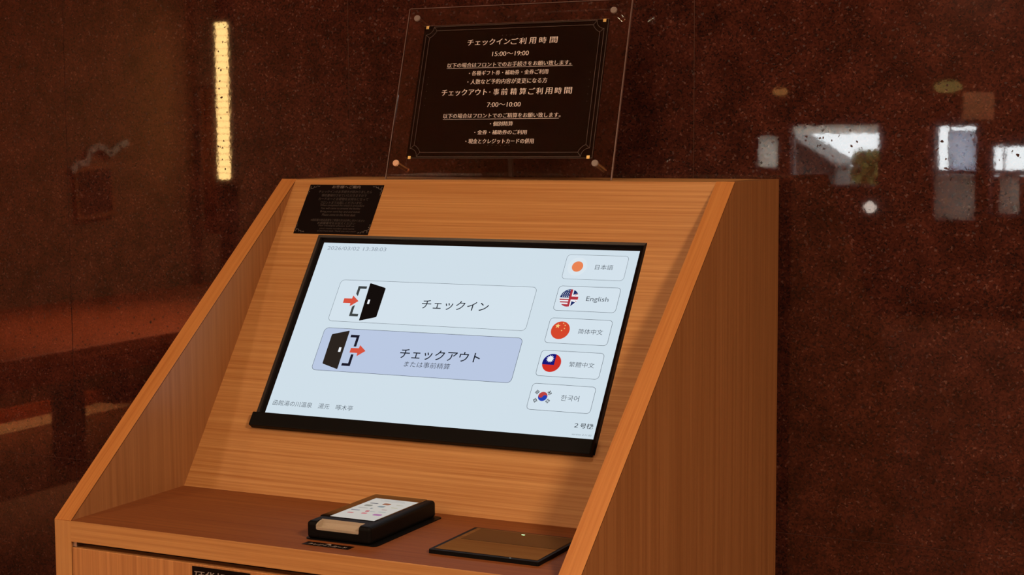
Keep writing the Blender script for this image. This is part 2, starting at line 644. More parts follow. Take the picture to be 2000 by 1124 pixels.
kpart('shelf', box(T, W - T, .0012, YS + .012, -.0225, 0), MAT['shelf'])
kpart('front_rail', box(T, W - T, 0, .0011, -.0254, -.0002), MAT['rail'])
kpart('door', box(T + .0009, W - T - .0009, .0004, .019, -.79, -.0325, .0006, 1), MAT['door'])
kpart('hinge', box(T + .0002, T + .006, .003, .02, -.0318, -.0262), MAT['steel'], None, 'grey metal hinge end in the gap above the door')
kpart('plinth', box(T, W - T, .05, .068, FL + .002, -.795), MAT['side'])

# ------------------------------------------------------------------ touchscreen monitor
MO = thing('touchscreen_monitor', 'wide touchscreen monitor with a lit check-in page set in the sloping panel', 'monitor', (0, YS, 0), (PHI, 0, 0))
RZ = -.0053                       # the glass lies this deep in the frame
DX, DS = -.0032, .0027            # shift from the measured panel plane to the glass
rx0, rx1, rs0, rs1 = HX0 + .0003, HX1 - .0003, HS0 + .0003, HS1 - .0003
L = .0034
bm = bmesh.new()
o_ = [(rx0, rs0), (rx1, rs0), (rx1, rs1), (rx0, rs1)]
i_ = [(rx0 + L, rs0 + L), (rx1 - L, rs0 + L), (rx1 - L, rs1 - L), (rx0 + L, rs1 - L)]
rings = [[bm.verts.new((p[0], p[1], -.016)) for p in o_], [bm.verts.new((p[0], p[1], .0006)) for p in o_],
         [bm.verts.new((p[0], p[1], -.0004)) for p in i_], [bm.verts.new((p[0], p[1], RZ - .002)) for p in i_]]
for a, b in zip(rings, rings[1:]):
    for i in range(4):
        j = (i + 1) % 4
        bm.faces.new((a[i], a[j], b[j], b[i]))
bmesh.ops.recalc_face_normals(bm, faces=bm.faces[:])
mesh_obj('bezel', bm, MAT['satin'], MO)
mesh_obj('glass_border', box(rx0 + .0005, rx1 - .0005, rs0 + .0005, rs1 - .0005, RZ - .012, RZ), MAT['gloss'], MO)
mesh_obj('bottom_bar', box(.0985, .5903, .0905, .1103, 0.0002, .0108, .0014, 2), MAT['black'], MO)

E_page = emit('screen_page', lin(208, 223, 233), 1.0)
E_btn = emit('screen_button', lin(212, 226, 236), 1.0)
E_sel = emit('screen_button_selected', lin(186, 200, 226), 1.0)
E_edge = emit('screen_edge_grey', lin(72, 80, 90), 1.0)
E_txt = emit('screen_text', lin(24, 28, 38), 1.0)
E_mid = emit('screen_text_grey', lin(70, 78, 88), 1.0)
E_pale = emit('screen_text_pale', lin(146, 157, 170), 1.0)
E_blk = emit('screen_icon_black', lin(20, 14, 12), 1.0)
E_brn = emit('screen_icon_brown', lin(44, 36, 31), 1.0)
E_gry = emit('screen_icon_slate', lin(62, 66, 66), 1.0)
E_nvy = emit('screen_icon_navy', lin(28, 26, 40), 1.0)
E_red = emit('screen_red', lin(214, 82, 62), 1.0)
E_wht = emit('screen_white', lin(236, 240, 246), 1.0)
E_org = emit('screen_orange', lin(233, 131, 84), 1.0)
E_crd = emit('screen_flag_red', lin(212, 70, 44), 1.0)
E_twr = emit('screen_flag_scarlet', lin(208, 48, 36), 1.0)
E_blu = emit('screen_flag_blue', lin(22, 24, 120), 1.0)
E_usb = emit('screen_flag_navy', lin(28, 44, 100), 1.0)
E_ukr = emit('screen_flag_crimson', lin(176, 52, 62), 1.0)
E_krb = emit('screen_flag_azure', lin(36, 66, 178), 1.0)
E_krr = emit('screen_flag_rose', lin(186, 66, 66), 1.0)
E_yel = emit('screen_flag_star', lin(246, 208, 132), 1.0)


def scr(name, polys, m, parent, lvl):
    p = [[(q[0] + DX, q[1] + DS) for q in poly] for poly in polys if poly]
    return mesh_obj(name, flat(p, RZ + .0001 * lvl), m, parent)


def scr_text(name, items, m, parent, lvl, off=0.0, shear=0.0):
    bm = bmesh.new()
    for s, x0, x1, y0, y1 in items:
        text_into(bm, s, x0 + DX, x1 + DX, y0 + DS, y1 + DS, RZ + .0001 * lvl, off, 0.0, shear)
    return mesh_obj(name, bm, m, parent)


page = scr('display', [[(.1097, .105), (.5857, .105), (.5857, .3798), (.1097, .3798)]], E_page, MO, 1)
scr_text('clock_lettering', [('2026/03/02 13:38:03', .1183, .2134, .3683, .3742)], E_pale, MO, 3, -.002)
scr_text('hotel_lettering', [('函館湯の川温泉　湯元　啄木亭', .1170, .2413, .1256, .1334)], E_mid, MO, 3, -.004)
scr_text('unit_number_lettering', [('２号機', .5568, .5819, .1272, .1341)], E_txt, MO, 3, .006)
scr_text('version_lettering', [('version 2.11.02', .5564, .5822, .1176, .1196)], E_mid, MO, 3, -.01)


def button(name, x0, x1, y0, y1, r, m, w):
    pts = rrect(x0, x1, y0, y1, r)
    b = scr(name, [pts], m, MO, 2)
    scr('button_outline', outline(pts, w), E_edge, b, 3)
    return b


# check-in and check-out buttons
b1 = button('check_in_button', .1582, .4566, .2562, .3213, .0066, E_btn, .00045)
b2 = button('check_out_button', .1582, .4566, .1812, .2461, .0066, E_sel, .00055)
scr_text('lettering', [('チェックイン', .2950, .3947, .2815, .2957)], E_txt, b1, 4, .002)
scr_text('lettering', [('チェックアウト', .2855, .4037, .2063, .2212)], E_txt, b2, 4, .006)
scr_text('small_lettering', [('または事前精算', .2968, .3642, .1946, .2029)], E_txt, b2, 4, -.006)
d = scr('door_icon', [rpoly([(.2058, .3175), (.2072, .2588), (.2323, .2655), (.2325, .3107)], .0016)], E_blk, b1, 4)
scr('knob_icon', [rpoly([(.2111, .2918), (.2143, .2918), (.2145, .2849), (.2112, .2849)], .0006)], E_wht, b1, 5)
d = scr('door_icon', [rpoly([(.1725, .2362), (.1728, .1915), (.1986, .1845), (.1985, .2432)], .0016)], E_brn, b2, 4)
scr('knob_icon', [rpoly([(.1908, .2171), (.1943, .2171), (.1946, .2103), (.1908, .2103)], .0006)], E_wht, b2, 5)
scr('doorway_icon', [[(.1892, .3120), (.2027, .3120), (.2027, .3081), (.1931, .3081), (.1931, .2962), (.1892, .2998)],
                     [(.1894, .2652), (.2031, .2652), (.2031, .2690), (.1932, .2690), (.1932, .2825), (.1894, .2798)]], E_gry, b1, 4)
scr('doorway_icon', [[(.2162, .2370), (.2026, .2370), (.2026, .2331), (.2122, .2331), (.2122, .2196), (.2162, .2196)],
                     [(.2162, .1902), (.2028, .1902), (.2028, .1942), (.2122, .1942), (.2122, .2078), (.2162, .2078)]], E_nvy, b2, 4)
for bb, ox, oy in ((b1, 0, 0), (b2, .0360, -.0748)):
    arrow = [(.1730 + ox, .2920 + oy), (.1852 + ox, .2922 + oy), (.1857 + ox, .2969 + oy), (.1967 + ox, .2887 + oy),
             (.1856 + ox, .2802 + oy), (.1850 + ox, .2850 + oy), (.1731 + ox, .2850 + oy)]
    scr('arrow_icon', [arrow], E_red, bb, 5)

# language buttons
ROWS = [('japanese_button', .3349, .3717, '日本語', .5299, .5546, .3502, .3578),
        ('english_button', .2882, .3247, 'English', .5291, .5597, .3016, .3104),
        ('simplified_chinese_button', .2411, .2776, '简体中文', .5296, .5631, .2561, .2635),
        ('traditional_chinese_button', .1941, .2308, '繁體中文', .5291, .5630, .2093, .2164),
        ('korean_button', .1470, .1838, '한국어', .5298, .5540, .1621, .1701)]
FX = .5049
for name, y0, y1, s, tx0, tx1, ty0, ty1 in ROWS:
    b = button(name, .4867, .5732, y0, y1, .0052, E_btn, .0005 if name != 'japanese_button' else .0004)
    scr_text('lettering', [(s, tx0, tx1, ty0, ty1)], E_mid, b, 4, -.004)
    fy = (y0 + y1) / 2 + .0006
    R_ = .0128
    if name.startswith('jap'):
        scr('flag_disc', [circle(FX, fy, .0136)], emit('screen_flag_white', lin(218, 230, 238), 1.0), b, 4)
        scr('flag_sun', [circle(FX + .0002, fy, .0078)], E_org, b, 5)
    elif name.startswith('eng'):
        C = lambda p: clip([(FX + x * R_, fy + y * R_) for x, y in p], FX, fy, R_)
        R4 = lambda xa, xb, ya, yb: C([(xa, ya), (xb, ya), (xb, yb), (xa, yb)])
        scr('flag_disc', [circle(FX, fy, R_)], E_wht, b, 4)
        scr('flag_canton', [R4(-1, 0.0, .03, 1)], E_usb, b, 5)
        scr('flag_stripe', [R4(-1, 0, -.26, -.12), R4(-1, 0, -.55, -.41), R4(-1, 0, -1, -.72)], E_ukr, b, 5)
        st = []
        for iy in range(5):
            for ix in range(5):
                sx, sy = -.92 + ix * .21 + (.1 if iy % 2 else 0), .14 + iy * .17
                if sx * sx + sy * sy < .82 and sx < -.04:
                    st.append(circle(FX + sx * R_, fy + sy * R_, .0006, 8))
        scr('flag_star', st, E_wht, b, 6)
        scr('flag_blue', [C([(.36, .92), (.36, .36), (.92, .58), (.75, .75)]), C([(.36, -.36), (.36, -.95), (.80, -.48)])], E_usb, b, 5)
        scr('flag_cross', [R4(0, .24, -1, 1), R4(.2, 1, -.17, .17), C([(.5, .32), (.62, .32), (.98, .50), (.92, .60)]),
                           C([(.72, -.30), (.80, -.30), (.98, -.42), (.92, -.46)])], E_ukr, b, 6)
    elif name.startswith('sim'):
        scr('flag_disc', [circle(FX - .0001, fy, R_)], E_crd, b, 4)
        scr('flag_star', [star(.4998, .2659, .0038)] + [star(x, y, .00125) for x, y in ((.5070, .2700), (.5098, .2671), (.5098, .2626), (.5067, .2596))], E_yel, b, 5)
    elif name.startswith('tra'):
        scr('flag_disc', [circle(FX - .0001, fy, R_)], E_twr, b, 4)
        scr('flag_canton', [clip([(.48, .2104), (.5087, .2104), (.5087, .24), (.48, .24)], FX - .0001, fy, R_)], E_blu, b, 5)
        scr('flag_sun', [star(.5016, .2186, .0055, 12, 0.2, .62), ], E_wht, b, 6)
    else:
        cy, r = .1660, .0063
        a = math.radians(-20)
        up = [(FX + r * math.cos(t + a), cy + r * math.sin(t + a)) for t in [math.pi * i / 20 for i in range(21)]]
        sc = lambda cx_, s0, s1: [(FX + math.cos(a) * (cx_ + r / 2 * math.cos(t)) - math.sin(a) * r / 2 * math.sin(t),
                                   cy + math.sin(a) * (cx_ + r / 2 * math.cos(t)) + math.cos(a) * r / 2 * math.sin(t))
                                  for t in [s0 + (s1 - s0) * i / 12 for i in range(1, 12)]]
        scr('flag_disc', [circle(FX, cy, r)], E_krb, b, 4)
        top = up + sc(-r / 2, math.pi, 2 * math.pi) + sc(r / 2, math.pi, 0)
        scr('flag_upper_half', [top], E_krr, b, 5)
        for tx, ty, an, kind in ((.4961, .1715, 56, (1, 1, 1)), (.5131, .1715, -56, (0, 1, 0)), (.4961, .1600, -56, (1, 0, 1)), (.5131, .1602, 56, (0, 0, 0))):
            th = math.radians(an)
            ux, uy = math.cos(th), math.sin(th)
            bars = []
            for k, full in enumerate(kind):
                o2 = (k - 1) * .0016
                cx2, cy2 = tx - uy * o2, ty + ux * o2
                for s0, s1 in (((-.0026, .0026),) if full else ((-.0026, -.0003), (.0003, .0026))):
                    bars += stroke([(cx2 + ux * s0, cy2 + uy * s0), (cx2 + ux * s1, cy2 + uy * s1)], .0009)
            scr('flag_trigram', bars, E_blk, b, 5)

# ------------------------------------------------------------------ black notice plate on the sloping panel
N1 = thing('notice_plate', 'small black guest notice plate stuck on the oak panel above the screen corner', 'notice', (0, YS, 0), (PHI, 0, 0))
nx0, nx1, ns0, ns1 = .0541, .1767, .3932, .4756
mesh_obj('plate', box(nx0, nx1, ns0, ns1, 0.0001, .0010), MAT['plateblack'], N1)
bm = bmesh.new()
nw = nx1 - nx0


def nrow(s, f0, f1, t0, t1, off=0.0):
    h = ns1 - ns0
    text_into(bm, s, nx0 + nw * f0, nx0 + nw * f1, ns1 - h * t1, ns1 - h * t0, .00115, off, res=2)


nrow('お客様へご案内', .312, .695, .015, .075, .01)
mesh_obj('heading', bm, MAT['greyprint'], N1)
bm = bmesh.new()
rows = [('チェックインのお手続きが終わりましたら', .15, .87, .115, .175), ('領収書発行させていただきますので', .205, .815, .19, .25),
        ('カードキーとお荷物をお持ちになって', .18, .855, .265, .325), ('フロントまでお越しくださいませ。', .225, .795, .34, .40),
        ('When completed the check-in procedure', .235, .83, .405, .455), ('You will come to around the facility', .255, .79, .465, .515),
        ('Bring your card key and and ticket', .265, .80, .53, .58), ('Please come to the front desk', .305, .755, .59, .64),
        ('※領収書の宛名変更をご希望の方はお申し付けください', .175, .905, .70, .75), ('お部屋番号をお伝えください', .28, .79, .76, .81),
        ('For receipts please tell us', .31, .79, .82, .86), ('your room number and name', .335, .80, .875, .915), ('at the front desk. Thank you very much', .315, .83, .925, .965)]
for r_ in rows:
    nrow(*r_)
mesh_obj('lettering', bm, MAT['faintprint'], N1)
orn = []
for cx, cy, sx, sy in ((nx0, ns0, 1, 1), (nx1, ns0, -1, 1), (nx0, ns1, 1, -1), (nx1, ns1, -1, -1)):
    for (px, py, r_, a0, a1) in ((.005, .004, .003, 0, 200), (.010, .0025, .0022, -20, 170), (.0025, .010, .0022, 80, 290), (.0155, .002, .0014, 0, 180), (.002, .0155, .0014, 90, 270)):
        pts = [(cx + sx * (px + r_ * math.cos(math.radians(a0 + (a1 - a0) * i / 9))), cy + sy * (py + r_ * math.sin(math.radians(a0 + (a1 - a0) * i / 9)))) for i in range(10)]
        orn += stroke(pts, .0006)
mesh_obj('corner_scrolls', flat(orn, .00118), MAT['greyprint'], N1)['kind'] = 'stuff'

# ------------------------------------------------------------------ acrylic sign on the kiosk top
TH = 0.3021
SG = thing('acrylic_sign', 'clear acrylic stand with black opening hours card leaning on the kiosk top', 'sign', (.1361, .5645, ZT - .0008), (math.pi / 2 - TH, 0, 0))
SWD, SHT = .3549, .2621
mesh_obj('acrylic_sheet', box(0, SWD, 0, SHT, -.003, 0, .0004, 1), MAT['acrylic'], SG)
M_edge = mat('polished_acrylic_edge', (0.17, 0.11, 0.10, 1), 0.3, ior=1.49)
for x0, x1, y0, y1 in ((-.0012, 0, 0, SHT), (SWD, SWD + .0014, 0, SHT), (0, SWD, SHT, SHT + .001)):
    mesh_obj('polished_edge', box(x0, x1, y0, y1, -.003, 0), M_edge, SG)
px0, px1, py0, py1 = .0282, .3240, .0312, .2346
card = mesh_obj('printed_card', box(px0, px1, py0, py1, -.0040, -.0032), MAT['cardblack'], SG)
# print sits on the front of the sheet
ZP = .0003
bm = bmesh.new()


def row(s, x0, x1, y0, y1, off=-.008, ser=.00038):
    text_into(bm, s, x0, x1, y0, y1, ZP, off, ser)


def spread(items, x0, x1, y0, y1):
    for s, f0, f1 in items:
        row(s, x0 + (x1 - x0) * f0, x0 + (x1 - x0) * f1, y0, y1, -.004, .0005)


spread([('チェックイン', 0, .478), ('ご', .49, .567), ('利', .583, .658), ('用', .692, .765), ('時', .803, .88), ('間', .918, 1)], .1048, .2483, .2014, .2108)
row('15:00～19:00', .1478, .2058, .1841, .1909)
row('以下の場合はフロントでのお手続きをお願い致します。', .0767, .2740, .1682, .1752)
row('・各種ギフト券・補助券・金券ご利用', .1140, .2400, .1555, .1625)
row('・人数など予約内容が変更になる方', .1133, .2402, .1421, .1499)
spread([('チェックアウト', 0, .356), ('事', .407, .45), ('前', .467, .516), ('精', .538, .587), ('算', .607, .658),
        ('ご', .675, .724), ('利', .735, .783), ('用', .803, .855), ('時', .875, .926), ('間', .946, 1)], .0736, .2803, .1253, .1350)
flat([circle(.1520, .1300, .0008, 10)], ZP, bm)
row('7:00～10:00', .1503, .2035, .1074, .1144)
row('以下の場合はフロントでのご精算をお願い致します。', .0815, .2678, .0911, .0982)
row('・個別精算', .1590, .1952, .0790, .0857)
row('・金券・補助券のご利用', .1357, .2187, .0663, .0730)
row('・現金とクレジットカードの併用', .1233, .2313, .0528, .0601)
flat(stroke([(.0762, .1670), (.2765, .1670)], .0005) + stroke([(.0815, .0895), (.2657, .0895)], .0005), ZP, bm)
mesh_obj('lettering', bm, MAT['cream'], SG, 'cream lettering with check-in and check-out hours')
fr = []
LW_ = .00042
ox0, ox1, oy0, oy1 = .0337, .3182, .0337, .2326
ins = .0062
for r_, i in ((.0122, 0.0), (.0182, ins)):
    pts = []
    for cx, cy, a in ((ox1, oy1, 180), (ox0, oy1, 270), (ox0, oy0, 0), (ox1, oy0, 90)):
        # concave notch centred on the outer frame corner
        a0 = math.asin(i / r_)
        arc = []
        for k in range(9):
            t = math.radians(a) + a0 + (math.pi / 2 - 2 * a0) * k / 8
            arc.append((cx + r_ * math.cos(t), cy + r_ * math.sin(t)))
        pts += arc[::-1]
    fr += stroke(pts + [pts[0]], LW_)
    if i == 0:
        outer = pts
    else:
        for k in range(4):
            fr += stroke([outer[k * 9], pts[k * 9]], LW_) + stroke([outer[k * 9 + 8], pts[k * 9 + 8]], LW_)
fr += stroke([(px1 - .0005, py0), (px1 - .0005, py1)], LW_) + stroke([(px0, py0 + .0003), (px1, py0 + .0003)], LW_) + stroke([(px0, py1 - .0003), (px1, py1 - .0003)], LW_ * .8)
dots = [circle(.160 + .0068 * k, .050, .0006, 8) for k in range(6)] + [circle(.160 + .0066 * k, .2155, .0006, 8) for k in range(6)]
dots += [circle(.0473, .1115 + .0107 * k, .0006, 8) for k in range(5)] + [circle(.3052, .1136 + .0107 * k, .0006, 8) for k in range(5)]
mesh_obj('border_print', flat(fr + dots, ZP), MAT['line'], SG)
for x, y in ((.0346, .0322), (.0346, .2318), (.3176, .0328), (.3176, .2322)):
    mesh_obj('gold_corner', flat([[(x - .0023, y - .0023), (x + .0023, y - .0023), (x + .0023, y + .0023), (x - .0023, y + .0023)]], ZP + .0001), MAT['gold'], SG, 'small gold corner square')
for x, y in ((.0137, .0237), (.3290, .0240), (.3296, .2466), (.0145, .2470)):
    p = mesh_obj('standoff', cyl(.0034, -.036, -.0031, 20, c=(x, y)), MAT['acrylic'], SG)
    low = x < .1 and y < .1
    mesh_obj('standoff_cap', cyl(.0050, .0001, .0022, 24, c=(x, y), r1=.0044), MAT['cap_glint'] if low else MAT['frost'], p, 'cap with its bright reflection painted in' if low else None)  # the low cap's reflection is painted in as a brighter colour
# clear prop behind the card that carries the leaning sheet
ct, st_ = math.cos(TH), math.sin(TH)
foot = .062                       # how far behind the sheet's foot the prop stands
fb = (st_ * foot + .0004 * ct, -ct * foot)   # foot position in sheet coordinates (up the sheet, along its normal)
pr = [(.140, -.0042), (.150, -.0042), (fb[0] + .002, fb[1] - .001), (fb[0] + .001, fb[1] + .005)]
mesh_obj('prop', prism(pr, 0, .172, .178), mat('smoky_acrylic', (.10, .07, .06, 1), .4, ior=1.3), SG)

# ------------------------------------------------------------------ payment terminal
TX, TY = .332, .0445
PT = thing('payment_terminal', 'black card payment terminal with lit screen lying on the kiosk shelf', 'payment terminal', (TX, TY, 0))
H = .0215
body = mesh_obj('housing', box(0, .0845, 0, .1545, .0008, H, .0045, 4), MAT['black'], PT)
cut = mesh_obj('cut', box(.0122, .0700, -.02, .0150, .0118, .04, .0022, 2), None)
cut.parent = PT
modified(body, ('BOOLEAN', dict(object=cut, operation='DIFFERENCE', solver='EXACT')))
bpy.data.objects.remove(cut)
mesh_obj('base_flange', prism(rrect(-.0022, .0925, -.0008, .1565, .006), 2, .0001, .0012), MAT['black'], PT)
# beige card tray set into the notch at the front
prof = [(.0008, .0119), (.0008, .0146), (.0016, .0152), (.0026, .0146), (.0040, .0132), (.0080, .0130), (.0108, .0146), (.0128, .0180), (.0136, .0217), (.0148, .0217), (.0148, .0119)]
tr = mesh_obj('card_tray', prism(prof, 0, .0124, .0698), MAT['beige'], PT, 'beige card tray across the front edge')
for a, b in ((.0124, .0144), (.0678, .0698)):
    mesh_obj('tray_end', prism([(.0009, .0122), (.0009, .0172), (.0035, .0192), (.0090, .0208), (.0146, .0214), (.0146, .0122)], 0, a, b), MAT['beige'], tr)
mesh_obj('glass_panel', prism(rrect(.0012, .0745, .0262, .1520, .003), 2, H - .0008, H + .00025), MAT['gloss'], PT)
E_term = emit('terminal_screen', lin(196, 190, 182), 1.0)
dsp = mesh_obj('display', flat([[(.0136, .0290), (.0726, .0290), (.0726, .1326), (.0136, .1326)]], H + .00035), E_term, PT)
LOGO = [(.0264, .1066, .011, .0030, (96, 92, 100)), (.0430, .1080, .010, .0085, (150, 96, 72)), (.0606, .1082, .009, .0025, (176, 168, 150)), (.0257, .0947, .010, .0075, (140, 138, 128)),
        (.0435, .0947, .009, .0075, (130, 138, 142)), (.0612, .0945, .009, .0028, (176, 170, 140)), (.0263, .0815, .013, .0025, (160, 156, 150)), (.0371, .0825, .003, .0050, (120, 124, 130)),
        (.0238, .0685, .012, .0030, (110, 112, 124)), (.0402, .0681, .005, .0055, (178, 84, 92)), (.0470, .0683, .007, .0024, (160, 160, 160)), (.0555, .0811, .007, .0030, (168, 136, 130)),
        (.0590, .0698, .010, .0025, (150, 162, 158)), (.0256, .0543, .008, .0045, (190, 116, 116)), (.0423, .0575, .007, .0060, (196, 120, 124)), (.0609, .0560, .011, .0075, (164, 108, 152)),
        (.0430, .1215, .034, .0020, (170, 166, 162)), (.0430, .1265, .028, .0020, (172, 168, 164))]
for i, (x, y, w, h, c) in enumerate(LOGO):
    mesh_obj('payment_logo', flat([rrect(x - w / 2, x + w / 2, y - h / 2, y + h / 2, min(w, h) * .3, 3)], H + .00045), emit('terminal_logo_%d' % i, lin(*c), 1.0), dsp)

# ------------------------------------------------------------------ flat card reader
RX0, RX1, RY0, RY1 = .490, .624, .0465, .1585
CR = thing('card_reader', 'flat black glass reader pad with a green light on the kiosk shelf', 'card reader', (RX0, RY0, 0))
rw, rd = RX1 - RX0, RY1 - RY0
mesh_obj('housing', prism(rrect(0, rw, 0, rd, .002), 2, .0001, .0047), MAT['black'], CR)
mesh_obj('glass_plate', box(.0048, rw - .0035, .0052, rd - .003, .0040, .0051, .0002, 1), mat('reader_glass', (.01, .007, .006, 1), .04, ior=2.7), CR)
mesh_obj('dull_pane', box(.0110, rw - .0040, .056, rd - .006, .0051, .00525), MAT['dull_glass'], CR)  # added satin pane that dulls the reflection at the rear of the glass
mesh_obj('indicator_light', flat([rrect(.0660, .0702, .0985, .1006, .0008, 3)], .0054), emit('green_indicator', (0.55, 1.0, 0.45, 1), 3.5), CR, 'lit green indicator')
mesh_obj('edge_glint', flat([rrect(.0980, .1002, .0022, .0031, .0004, 3)], .0049), emit('painted_edge_glint', (0.5, 0.55, 0.5, 1), 1.0), CR)  # glint on the front edge painted as a glowing mark, no lamp

# ------------------------------------------------------------------ small labels
SK = thing('shelf_sticker', 'tiny black sticker with white lettering at the terminal front', 'sticker', (.3405, .0212, 0))
mesh_obj('sticker_sheet', box(0, .0612, 0, .0140, .0001, .0004), MAT['plateblack'], SK)
bm = bmesh.new()
text_into(bm, 'クレジットカード', .006, .056, .0022, .0088, .0005, .01)
flat([[(.026, .0098), (.034, .0098), (.030, .0128)]], .0005, bm)
mesh_obj('lettering', bm, mat('white_print', (0.62, 0.55, 0.52, 1), .7), SK)

CL = thing('coin_slot_label', 'black label with grey characters on the kiosk door below the rail', 'label', (.2041, .0003, -.0640), (math.pi / 2, 0, 0))
mesh_obj('plate', box(0, .0806, 0, .0290, .0001, .0009), MAT['plateblack'], CL)
bm = bmesh.new()
text_into(bm, '硬貨投入口', .0034, .0775, .0070, .0245, .0011, -.01, .0008)
mesh_obj('lettering', bm, mat('warm_grey_print', (0.34, 0.30, 0.28, 1), .7), CL)

# ------------------------------------------------------------------ room behind the camera, seen mirrored in the polished wall
M_bench = grain(mat('red_brown_lacquer', lin(176, 80, 42), 0.5), 60, 0.2)
M_wood2 = wood('dark_bench_wood', 2, lin(70, 36, 22), lin(50, 25, 15), seed=9)
BN = thing('bench', 'wide low red-brown wooden bench by the side wall, mirrored in the granite', 'bench', (-3.5, -2.9, FL))
mesh_obj('seat_board', box(-.65, .65, -2.2, 2.2, .47, .52, .006, 2), M_bench, BN)
mesh_obj('apron', box(-.60, .63, -2.1, 2.1, .40, .47), M_bench, BN)
strip = mesh_obj('floor_fill_strip', box(-.43, -.41, -.5, 2.05, .385, .395), emit('added_bench_glow', (1, .55, .25, 1), 130.0), BN, 'added glowing strip that lights the floor under the seat')  # unseen glow added to light the floor under the bench
mesh_obj('back_rail', box(-.62, -.58, -2.0, 2.0, .0, .06), M_bench, BN)
for y in (-1.9, -.55, .77, 2.0):
    for x in (-.5, .36):
        mesh_obj('leg', box(x - .04, x + .04, y - .06, y + .06, 0, .41, .004, 1), M_wood2, BN)

LP = thing('wall_light', 'tall narrow glowing light strip upright on a dark post', 'lamp', (-4.43, -5.0, FL))
mesh_obj('post', box(-.052, .052, -.06, .0, 0, 2.3, .004, 1), M_dark, LP)
bm = bmesh.new()
for k in range(24):
    z = 1.08 + k * .0385
    box(-.040, .040, 0, .02, z, z + .0355, .004, 1, bm=bm)
dif = mesh_obj('light_tube', bm, emit('warm_light_tube', (1.0, 0.62, 0.22, 1), 26.0), LP)
dif['kind'] = 'stuff'

CU = thing('curtain', 'narrow orange curtain hanging beside the glowing light strip', 'curtain', (-4.58, -5.10, FL))
pts = []
M_curt = grain(mat('orange_curtain', lin(225, 130, 70), 0.85), 80, 0.2)
cpts = [(.055 * math.sin(k * 1.25) * .4, -.13 + .011 * k) for k in range(17)]
poly = [(x, y) for x, y in cpts] + [(x - .006, y) for x, y in cpts[::-1]]
mesh_obj('drape', prism([(y * .6, x) for x, y in poly], 2, .75, 1.62), M_curt, CU)
mesh_obj('rail', box(-.1, .1, -.012, .012, 1.62, 1.64, .003, 1), M_dark, CU)

FR = thing('framed_picture', 'brown framed picture hanging slightly crooked on the side wall, mirrored in the granite', 'picture', (-4.735, -4.2, FL + .88), (math.radians(-4), 0, 0))
mesh_obj('frame', box(-.012, .012, -.16, .16, 0, .30, .004, 1), mat('picture_frame_wood', lin(190, 120, 70), .5), FR)
mesh_obj('print', box(.0121, .0135, -.135, .135, .03, .27), grain(mat('brown_print', lin(96, 52, 30), .7), 12, .5), FR)

def lamp(name, label, x, y, z, rx, rz, col, strength, cat='lamp'):
    t = thing(name, label, cat, (x, y, z))
    n = 10
    mesh_obj('shade', lathe([(rx * math.sin(math.pi * k / n), -rz * math.cos(math.pi * k / n)) for k in range(n + 1)], 20), emit(name + '_glow', col, strength), t)
    return t


OR = thing('wall_ornament', 'pale curled paper ornament on the side wall above the framed picture', 'ornament', (-4.735, -4.2, FL + 1.15))
pts = [(.20, .0), (.15, .035), (.08, .04), (.05, .10), (-.01, .13), (-.07, .12), (-.12, .085), (-.20, .13), (-.27, .155)]
bm = bmesh.new()
for (y0, z0), (y1, z1) in zip(pts, pts[1:]):
    d = Vector((y1 - y0, z1 - z0)).normalized() * .004
    n = Vector((-d.y, d.x)) * 4.2
    vs = [bm.verts.new((x, y + sg * n.x, z + sg * n.y)) for x in (0.0, .02) for (y, z, sg) in ((y0 - d.x, z0 - d.y, 1), (y1 + d.x, z1 + d.y, 1), (y1 + d.x, z1 + d.y, -1), (y0 - d.x, z0 - d.y, -1))]
    bm.faces.new(vs[:4]); bm.faces.new(vs[7:3:-1])
    for i in range(4):
        bm.faces.new((vs[i], vs[(i + 1) % 4], vs[4 + (i + 1) % 4], vs[4 + i]))
bmesh.ops.recalc_face_normals(bm, faces=bm.faces[:])
mesh_obj('paper_curl', bm, mat('pale_paper', (.8, .76, .76, 1), .7), OR)
mesh_obj('hook', cyl(.006, .10, .14, 10), M_dark, OR)
g = lamp('globe_lamp', 'small white globe lamp on a thin stand before the front wall', -1.53, -8.9, -.05, .042, .042, (1, .86, .74, 1), 11.0)
mesh_obj('stand', cyl(.008, FL + .05, -.04, 12), M_dark, g)
mesh_obj('foot', cyl(.09, FL + .05 + .0, FL + .07, 20, r1=.05), M_dark, g)
for q in g.children:
    pass
s1 = lamp('wall_sconce', 'small orange wall sconce above the narrow window', -2.22, YF + .08, .80, .055, .03, (1, .42, .12, 1), 3.2)
mesh_obj('bracket', box(-.02, .02, -.08, -.02, -.01, .01), M_dark, s1)
s2 = lamp('wall_sconce', 'wide yellowish wall sconce right of the divided window', -.99, YF + .08, .815, .10, .045, (.9, .62, .18, 1), 2.0)
mesh_obj('bracket', box(-.02, .02, -.08, -.02, -.01, .01), M_dark, s2)
PN = tag(mesh_obj('poster', box(-.90, -.68, YF + .001, YF + .012, .58, .775), grain(mat('pale_poster', lin(230, 170, 140), .6), 20, .3)), 'pale pinkish poster on the front wall between the windows', 'poster')
BL = thing('roller_blind', 'grey white roller blind pulled a little way down the wide window', 'blind', (-1.83, YF - .02, .575))
M_blind = mat('blind_fabric', (0.75, 0.72, 0.70, 1), .8, trans=0.0)
nt = M_blind.node_tree
tl = nt.nodes.new('ShaderNodeBsdfTranslucent'); tl.inputs[0].default_value = (.92, .86, .78, 1)
mxs = nt.nodes.new('ShaderNodeMixShader'); mxs.inputs[0].default_value = .95
nt.links.new(nt.nodes['Principled BSDF'].outputs[0], mxs.inputs[1]); nt.links.new(tl.outputs[0], mxs.inputs[2])
nt.links.new(mxs.outputs[0], nt.nodes['Material Output'].inputs[0])
